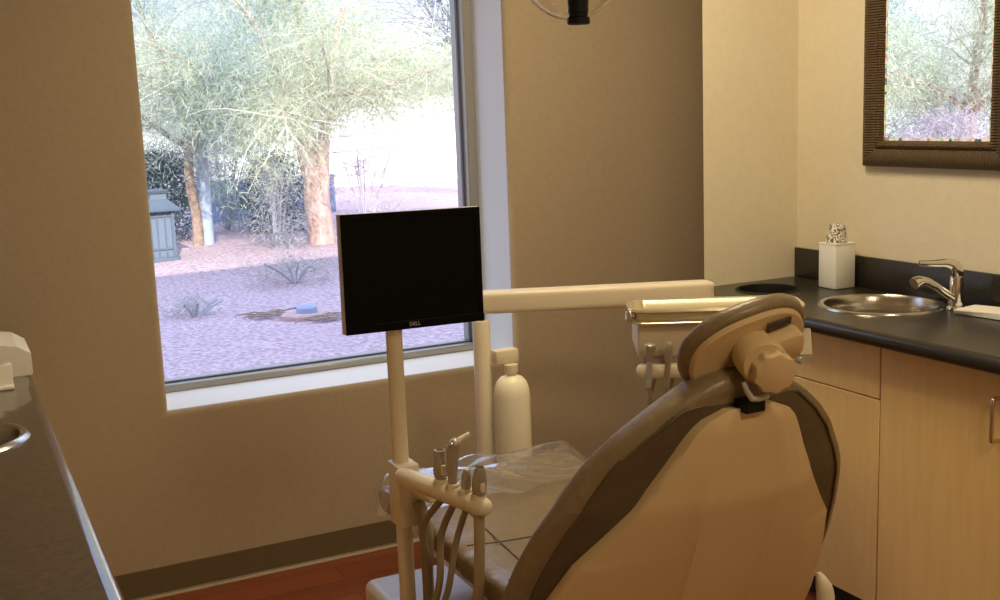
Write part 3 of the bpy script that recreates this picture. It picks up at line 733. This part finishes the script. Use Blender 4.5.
bark_p = mat('pink_bark', (.62, .46, .42), .9, col2=(.42, .28, .24), nscale=14, bump=.8, bscale=30, stretch=(1, 1, .3))
bark_b = mat('brown_bark', (.3, .22, .17), .9, noise=.3, nscale=14, bump=.6, bscale=30)
twig_m = mat('grey_twig', (.42, .42, .46), .9)
LF = dict(
    pale=leafmat('pale_green_leaf', (.38, .44, .27), (.72, .75, .55)),
    sage=leafmat('sage_leaf', (.22, .32, .28), (.54, .64, .58)),
    silver=leafmat('silvery_leaf', (.36, .40, .42), (.66, .68, .70)),
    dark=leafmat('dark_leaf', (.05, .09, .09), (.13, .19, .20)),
    pinky=leafmat('pinkish_twig', (.5, .42, .46), (.7, .62, .66)),
    green=leafmat('olive_leaf', (.12, .17, .07), (.4, .48, .25)),
    dry=leafmat('dry_weed', (.38, .36, .33), (.58, .55, .5)),
)
def slivers(m, centre, n, spread, ln, wd, rr, droop=.4):
    for _ in range(n):
        c = V(centre) + V((rr.gauss(0, spread), rr.gauss(0, spread), rr.gauss(0, spread * .8)))
        d = V((rr.uniform(-1, 1), rr.uniform(-1, 1), rr.uniform(-1, .7) - droop)).normalized() * ln * rr.uniform(.5, 1.3)
        s_ = d.cross(V((rr.uniform(-1, 1), rr.uniform(-1, 1), rr.uniform(-1, 1))))
        if s_.length < 1e-4: continue
        s_ = s_.normalized() * wd * .5
        vs = [m.b.verts.new(p) for p in (c - s_ * .4, c + s_ * .4, c + d * .6 + s_, c + d, c + d * .6 - s_)]
        m.b.faces.new(vs)
def limb(start, d, length, rad, rr, wig=.25, n=7, drop=0.):
    pts = [V(start)]; d = V(d).normalized()
    for k in range(n):
        d = (d + V((rr.uniform(-wig, wig), rr.uniform(-wig, wig), rr.uniform(-wig, wig) - drop)) * .5).normalized()
        pts.append(pts[-1] + d * length / n)
    return pts, [rad * (1 - .75 * k / n) for k in range(n + 1)]
def tree(name, label, trunk_pts, trunk_r, forks, bark, leaf, nleaf, seed, ln, wd, spread=.28, twigs=4, group=None, twig_mat=None, drop=.15, limbs_as_trunk=True):
    rr = random.Random(seed); base = trunk_pts[0]
    t = thing(name, base, label, 'tree', group)
    m = MB(); m.tube(smooth_path(trunk_pts, 4), trunk_r if not isinstance(trunk_r, tuple) else [trunk_r[0] + (trunk_r[1] - trunk_r[0]) * k / (4 * (len(trunk_pts) - 1)) for k in range(4 * (len(trunk_pts) - 1) + 1)], 14)
    tips = []; tw = MB()
    for st, d, ln_, r_ in forks:
        pts, rs = limb(st, d, ln_, r_, rr, .3, 8)
        m.tube(pts, rs, 8)
        for k in range(2, len(pts)):
            for _ in range(twigs):
                dd = (pts[k] - pts[k - 1]).normalized() + V((rr.uniform(-1.2, 1.2), rr.uniform(-1.2, 1.2), rr.uniform(-.8, .9)))
                p2, r2_ = limb(pts[k], dd, ln_ * rr.uniform(.25, .55), max(.006, rs[k] * .35), rr, .5, 5, drop)
                tw.tube(p2, r2_, 4, cap=False); tips += p2[1:]
    m.build('trunk', bark, t)
    tw.build('twigs', twig_mat or bark, t)
    lf = MB()
    if nleaf:
        per = max(1, nleaf // len(tips))
        for p in tips: slivers(lf, p, per, spread, ln, wd, rr)
        lf.build('foliage', leaf, t, smooth=False)
    return t
T = V((4.42, 14.2, GZ))
tree('desert_tree', 'tree with a thick pink forked trunk and feathery pale green crown outside the window',
     [T + V((.02, 0, -.1)), T + V((.01, 0, .25)), T + V((-.02, 0, .55)), T + V((.0, 0, .85)), T + V((-.01, 0, 1.0))], (.175, .165),
     [(T + V((-.09, 0, .9)), (-.22, .05, 1), 2.4, .105), (T + V((.07, 0, .9)), (.1, -.05, 1), 2.6, .10), (T + V((-.02, .05, .9)), (-.02, .1, 1), 2.4, .09),
      (T + V((-.25, 0, 1.7)), (-.9, -.3, .45), 2.4, .04), (T + V((.15, 0, 1.7)), (.8, .2, .5), 2.4, .04), (T + V((.15, 0, 1.85)), (1, -.2, .05), 1.9, .03), (T + V((-.25, 0, 1.9)), (-1, .1, .15), 2.4, .035),
      (T + V((0, -.1, 1.8)), (.1, -1, .4), 2., .035), (T + V((.05, .1, 1.9)), (.5, 1, .5), 2., .035), (T + V((.1, -.1, 1.9)), (.8, -.8, .2), 2., .03), (T + V((-.2, -.1, 1.8)), (-.7, -.8, .2), 2.2, .03)],
     bark_p, LF['pale'], 64000, 11, .12, .0055, .2, 5, twig_mat=mat('pale_twig', (.66, .62, .52), .9), drop=.22)
B2 = V((2.98, 14.9, GZ))
tree('slender_tree', 'slender brown trunked tree with drooping grey green foliage, left in the window',
     [B2 + V((0, 0, -.1)), B2 + V((.01, 0, .4)), B2 + V((-.04, 0, .85)), B2 + V((-.02, 0, 1.5))], (.075, .055),
     [(B2 + V((-.02, 0, 1.4)), (-.2, -.3, 1), 2.6, .05), (B2 + V((-.02, 0, 1.4)), (.7, -.2, 1), 2.4, .05), (B2 + V((-.02, 0, 1.3)), (-.9, -.2, .6), 2., .04), (B2 + V((-.02, 0, 1.5)), (1, .1, .35), 1.8, .035), (B2 + V((-.02, 0, 1.2)), (.3, -1, .5), 2., .035)],
     bark_b, LF['sage'], 56000, 12, .12, .0055, .25, 5, twig_mat=twig_m, drop=.25)
B3 = V((8.75, 17.5, GZ))
tree('bare_tree', 'bare twiggy bluish tree at the right edge of the window view',
     [B3 + V((0, 0, -.1)), B3 + V((0, 0, .8)), B3 + V((.1, 0, 1.6))], (.1, .08),
     [(B3 + V((.1, 0, 1.5)), (-.6, -.2, 1), 3.2, .04), (B3 + V((.1, 0, 1.6)), (-1, 0, .75), 3.2, .035), (B3 + V((.1, 0, 1.6)), (.3, 0, 1), 3., .04), (B3 + V((.1, 0, 1.6)), (-.9, .3, 1.2), 3.4, .035), (B3 + V((.1, 0, 1.4)), (-1, .3, .5), 2.8, .03)],
     twig_m, None, 0, 13, .1, .01, .2, 9, twig_mat=mat('blue_grey_twig', (.15, .16, .24), .9))
# grey-blue post beside the slender trunk
m = MB(); m.tube([(3.12, 14.95, GZ - .05), (3.12, 14.95, 1.3)], .085, 14); tag(m.build('utility_post', mat('blue_grey_paint', (.34, .42, .56), .7), loc=(3.12, 14.95, GZ)), 'pale blue grey post beside the slender brown trunk', 'post')
def bush(name, label, c, rx, rz, n, leaf, seed, ln=.1, wd=.014, cat='bush', group=None, stems=9):
    rr = random.Random(seed); c = V(c); t = thing(name, tuple(c), label, cat, group)
    m = MB()
    for k in range(stems):
        a = rr.uniform(0, 6.28); q = rr.uniform(.2, .85)
        m.tube(smooth_path([c + V((.03 * cos(a), .03 * sin(a), -.02)), c + V((rx * q * .5 * cos(a), rx * q * .5 * sin(a), rz * .5)), c + V((rx * q * cos(a), rx * q * sin(a), rz * rr.uniform(.75, 1.05)))], 3), .009, 5, cap=False)
    m.build('stems', twig_m, t)
    m = MB()
    for k in range(n // 12):
        a = rr.uniform(0, 6.28); q = rr.random() ** .5; h = rr.random() ** .8
        sh_ = (1 - (h - .45) ** 2 * 2.2)
        slivers(m, c + V((rx * q * sh_ * cos(a), rx * q * sh_ * sin(a), rz * h)), 12, .07, ln, wd, rr, 0.)
    m.build('foliage', leaf, t, smooth=False)
    return t
bush('silvery_shrub', 'pale silvery shrub just left of the thick pink trunk', (3.80, 14.0, GZ), .36, 1.05, 3000, LF['silver'], 21, .09, .007)
bush('wispy_shrub', 'wispy pinkish shrub right of the thick pink trunk', (5.2, 14.6, GZ), .55, 1.1, 1500, LF['pinky'], 22, .11, .008)
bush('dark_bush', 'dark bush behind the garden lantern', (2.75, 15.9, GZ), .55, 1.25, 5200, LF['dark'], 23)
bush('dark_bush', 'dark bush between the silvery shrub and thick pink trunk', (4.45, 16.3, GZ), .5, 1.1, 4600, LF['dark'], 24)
bush('green_bush', 'olive green bush rising behind the far white wall', (10.6, 27.0, GZ), 1.5, 3.0, 5000, LF['green'], 25, .2, .03)
bush('low_weed', 'low sprawling grey weed on the gravel before the pink trunk', (3.16, 11.1, GZ), .5, .2, 900, LF['dry'], 26, .09, .007, 'weed')
bush('low_weed', 'low dry weed by the left edge of the window', (1.85, 9.6, GZ), .3, .13, 420, LF['dry'], 27, .09, .006, 'weed')
for k, (x, y, rx, lab) in enumerate(((2.35, 9.15, .2, 'left of the flat pink slab'), (2.72, 8.72, .22, 'in front of the flat pink slab'))):
    rr = random.Random(40 + k); m = MB()
    for q in range(26):
        a = rr.uniform(-.5, .5); c = V((x + rr.gauss(0, rx * .6), y + rr.gauss(0, .07), GZ + .03)); L2 = rr.uniform(.08, .22)
        m.tube([c - V((cos(a), sin(a), 0)) * L2 / 2, c + V((0, 0, .015)), c + V((cos(a), sin(a), .05)) * L2 / 2], .006, 5)
    tag(m.build('twig_heap', bark_b, loc=(x, y, GZ)), 'heap of dry twigs lying on the gravel ' + lab, 'twigs')
B4 = V((-10.1, 13.6, GZ))
tree('yard_tree', 'pale feathery tree out to the left, seen only in the mirror',
     [B4 + V((0, 0, -.1)), B4 + V((0, 0, .5)), B4 + V((.06, 0, 1.1)), B4 + V((0, 0, 1.6))], (.15, .12),
     [(B4 + V((0, 0, 1.4)), (-.5, -.2, 1), 2.8, .09), (B4 + V((0, 0, 1.4)), (.5, -.3, 1), 2.8, .09), (B4 + V((0, 0, 1.3)), (-1, -.3, .45), 2.4, .05), (B4 + V((0, 0, 1.3)), (1, -.1, .45), 2.4, .05), (B4 + V((0, 0, 1.3)), (0, 1, .5), 2.2, .05), (B4 + V((0, 0, 1.3)), (.1, -1, .5), 2.2, .05)],
     bark_p, leafmat('sunny_leaf', (.5, .56, .38), (.86, .88, .68)), 40000, 31, .13, .012, .28, 5, twig_mat=mat('mirror_twig', (.6, .54, .46), .9))
bush('wispy_shrub', 'pink wispy shrub seen only in the mirror, under the feathery tree', (-8.3, 12.4, GZ), 1.0, 1.3, 4200, LF['pinky'], 32, .12, .014)
bush('silvery_shrub', 'pale silvery shrub seen only in the mirror', (-10.6, 14.6, GZ), 1.2, 1.6, 5000, LF['silver'], 33, .12, .014)
bush('tall_shrub', 'tall green shrub seen only in the mirror, behind the pink shrub', (-10.6, 17.0, GZ), 2.2, 3.6, 9000, LF['sage'], 35, .16, .02)
bush('tall_shrub', 'tall pale sage shrub filling the view between the brown and the pink trunk', (3.9, 17.2, GZ), 1.0, 2.3, 9000, LF['sage'], 34, .13, .013)
# flat slab with a small cover
t = thing('stepping_slab', (2.62, 8.95, GZ), 'flat pinkish slab with a blue grey cover lying on the gravel', 'slab')
m = MB(); m.loft([[V((2.62 + k * .2 * (1 + .1 * sin(3 * a)) * cos(a), 8.95 + k * .16 * sin(a), z)) for a in [2 * pi * j / 20 for j in range(20)]] for k, z in ((1, GZ - .02), (1, GZ + .035), (.9, GZ + .05))])
m.build('slab', mat('pink_stone', (.5, .33, .3), .9, noise=.1), t)
m = MB(); m.lathe([(.09, GZ + .0505), (.085, GZ + .09), (.06, GZ + .11), (.02, GZ + .115)], (2.63, 8.96, 0), seg=20); m.build('cover', mat('blue_grey_plastic', (.3, .34, .48), .7), t)
# garden lantern
gx, gy = 2.34, 13.9
t = thing('garden_lantern', (gx, gy, GZ), 'grey pagoda roofed garden lantern at the left of the window view', 'lantern')
iron = mat('lantern_iron', (.09, .12, .16), .6)
m = MB(); m.box(gx - .19, gx + .19, gy - .19, gy + .19, GZ - .03, GZ + .05, .01, 1); m.build('base', iron, t)
m = MB()
for sx in (-1, 1):
    for sy in (-1, 1): m.box(gx + sx * .135 - .018, gx + sx * .135 + .018, gy + sy * .135 - .018, gy + sy * .135 + .018, GZ + .05, GZ + .6)
for z in (GZ + .14, GZ + .53):
    for sy in (-1, 1): m.box(gx - .135, gx + .135, gy + sy * .135 - .01, gy + sy * .135 + .01, z, z + .02); m.box(gx + sy * .135 - .01, gx + sy * .135 + .01, gy - .135, gy + .135, z, z + .02)
for s in (-.045, .045):
    for sy in (-1, 1): m.box(gx + s - .007, gx + s + .007, gy + sy * .135 - .008, gy + sy * .135 + .008, GZ + .05, GZ + .6); m.box(gx + sy * .135 - .008, gx + sy * .135 + .008, gy + s - .007, gy + s + .007, GZ + .05, GZ + .6)
m.build('frame', iron, t, smooth=False)
m = MB(); m.box(gx - .125, gx + .125, gy - .125, gy + .125, GZ + .05, GZ + .6); m.build('panel', mat('frosted_panel', (.13, .17, .23), .5), t, smooth=False)
m = MB(); sq = lambda k, z: [V((gx + k * a, gy + k * b, z)) for a, b in ((-1, -1), (1, -1), (1, 1), (-1, 1))]
m.loft([sq(.22, GZ + .6), sq(.225, GZ + .625), sq(.16, GZ + .68), sq(.1, GZ + .74), sq(.09, GZ + .8), sq(.11, GZ + .81), sq(.13, GZ + .84), sq(.04, GZ + .86)]); m.build('roof', iron, t, smooth=False)
# far wall, blue block wall, hat-shaped awning
m = MB(); m.box(5.6, 22, 25, 25.3, GZ - .2, 2.0); m.box(5.55, 22.05, 24.95, 25.35, 2.0, 2.08); tag(m.build('white_wall', mat('white_stucco', (.8, .78, .76), .9, bump=.2, bscale=20), loc=(13, 25, GZ), smooth=False), 'long sunlit white wall across the far side of the yard', 'wall')
m = MB(); m.tube([(6.3, 24.3, 1.0), (9.6, 24.3, 1.12)], .02, 8)
for x in (6.4, 7.5, 8.6, 9.5): m.tube([(x, 24.3, GZ - .05), (x, 24.3, 1.0 + .036 * (x - 6.3))], .015, 6)
tag(m.build('hand_rail', twig_m, loc=(8, 24.3, GZ)), 'thin grey hand rail in front of the sunlit white wall', 'rail')
m = MB(); m.box(3.7, 6.1, 18.6, 18.95, GZ - .1, .5, .01, 1); m.box(3.68, 6.12, 18.57, 18.98, .5, .55, .01, 1)
tag(m.build('block_wall', mat('blue_block', (.24, .3, .5), .9, noise=.2, nscale=6, bump=.4), loc=(4.8, 18.8, GZ), smooth=False), 'low blue grey block wall seen behind the silvery shrub', 'wall')
t = thing('garden_canopy', (10.2, 27.6, GZ), 'small blue canopy roof showing above the far white wall', 'canopy')
m = MB(); m.loft([[V((10.4 + k * a, 27.6 + k * b, z)) for a, b in ((-1, -1), (1, -1), (1, 1), (-1, 1))] for k, z in ((.75, 2.25), (.72, 2.32), (.3, 2.5), (.28, 2.62), (.1, 2.66))]); m.build('roof', mat('blue_canvas', (.12, .2, .5), .7), t, smooth=False)
m = MB()
for a in (-.6, .6):
    for b in (-.6, .6): m.box(10.4 + a - .03, 10.4 + a + .03, 27.6 + b - .03, 27.6 + b + .03, GZ - .1, 2.26)
m.build('posts', twig_m, t, smooth=False)

# ------------------------------------------------------------------ light
w = bpy.data.worlds.new('sky'); SC.world = w; w.use_nodes = True
nt = w.node_tree; bg = nt.nodes['Background']; bg.inputs[1].default_value = 1.
tc = nt.nodes.new('ShaderNodeTexCoord'); sx = nt.nodes.new('ShaderNodeSeparateXYZ'); rp = nt.nodes.new('ShaderNodeValToRGB')
nt.links.new(tc.outputs['Generated'], sx.inputs[0]); nt.links.new(sx.outputs['Z'], rp.inputs['Fac']); nt.links.new(rp.outputs[0], bg.inputs[0])
cr = rp.color_ramp
for k, (p, c) in enumerate(((.0, (1.5, 1.5, 1.55)), (.07, (1.25, 1.3, 1.45)), (.14, (.62, .80, 1.25)), (.28, (.75, .92, 1.4)), (.5, (1.65, 2.05, 3.1)), (1., (1.65, 2.05, 3.2)))):
    e_ = cr.elements[k] if k < 2 else cr.elements.new(p)
    e_.position = p; e_.color = (*c, 1)
S = bpy.data.lights.new('sun', 'SUN'); S.energy = 8; S.angle = radians(.6); S.color = (1, .94, .84)
so = bpy.data.objects.new('sun', S); COL.objects.link(so)
el, az = radians(27), radians(-14)                 # comes over the building from behind the camera
dirn = V((sin(az) * -1 * cos(el), cos(az) * cos(el), -sin(el)))
so.rotation_euler = dirn.to_track_quat('-Z', 'Y').to_euler()
P = bpy.data.lights.new('window_portal', 'AREA'); P.shape = 'RECTANGLE'; P.size = WX1 - WX0; P.size_y = WZ1 - WZ0
po = bpy.data.objects.new('window_portal', P); po.location = ((WX0 + WX1) / 2, 4.08, (WZ0 + WZ1) / 2); po.rotation_euler = (radians(-90), 0, 0); COL.objects.link(po)
try: P.cycles.is_portal = True
except Exception: P.energy = 0

GROUPS = {'cabinet': 'maple base cabinets', 'ceiling light': 'ceiling light panels', 'waste chute': 'waste rings in the counters', 'tree': 'trees in the yard',
          'bush': 'bushes in the yard', 'weed': 'low weeds on the gravel', 'twigs': 'heaps of dry twigs', 'countertop': 'dark countertops'}
for o in COL.objects:
    if o.parent is None and o.get('category') in GROUPS and not o.get('group'): o['group'] = GROUPS[o['category']]

# ------------------------------------------------------------------ camera
yaw, pitch, roll = .457946782, .168040579, -.0378437054
fw_ = V((sin(yaw) * cos(pitch), cos(yaw) * cos(pitch), -sin(pitch))); r0 = V((cos(yaw), -sin(yaw), 0)); u0 = r0.cross(fw_)
rx = cos(roll) * r0 + sin(roll) * u0; uy = -sin(roll) * r0 + cos(roll) * u0
cam = bpy.data.cameras.new('camera'); cam.sensor_width = 36; cam.lens = 1127.95 * 36 / 1000; cam.clip_start = .05
co = bpy.data.objects.new('camera', cam); COL.objects.link(co)
mw = Matrix((rx, uy, -fw_)).transposed().to_4x4(); mw.translation = (0, 0, 1.55); co.matrix_world = mw
SC.camera = co
vs = SC.view_settings; SC.display_settings.display_device = 'sRGB'
vs.view_transform = 'Standard'; vs.look = 'None'; vs.gamma = 1; vs.use_curve_mapping = False; vs.exposure = 0
SC.cycles.use_denoising = True
SC.cycles.max_bounces = 8; SC.cycles.transparent_max_bounces = 16
SC.cycles.sample_clamp_indirect = 6
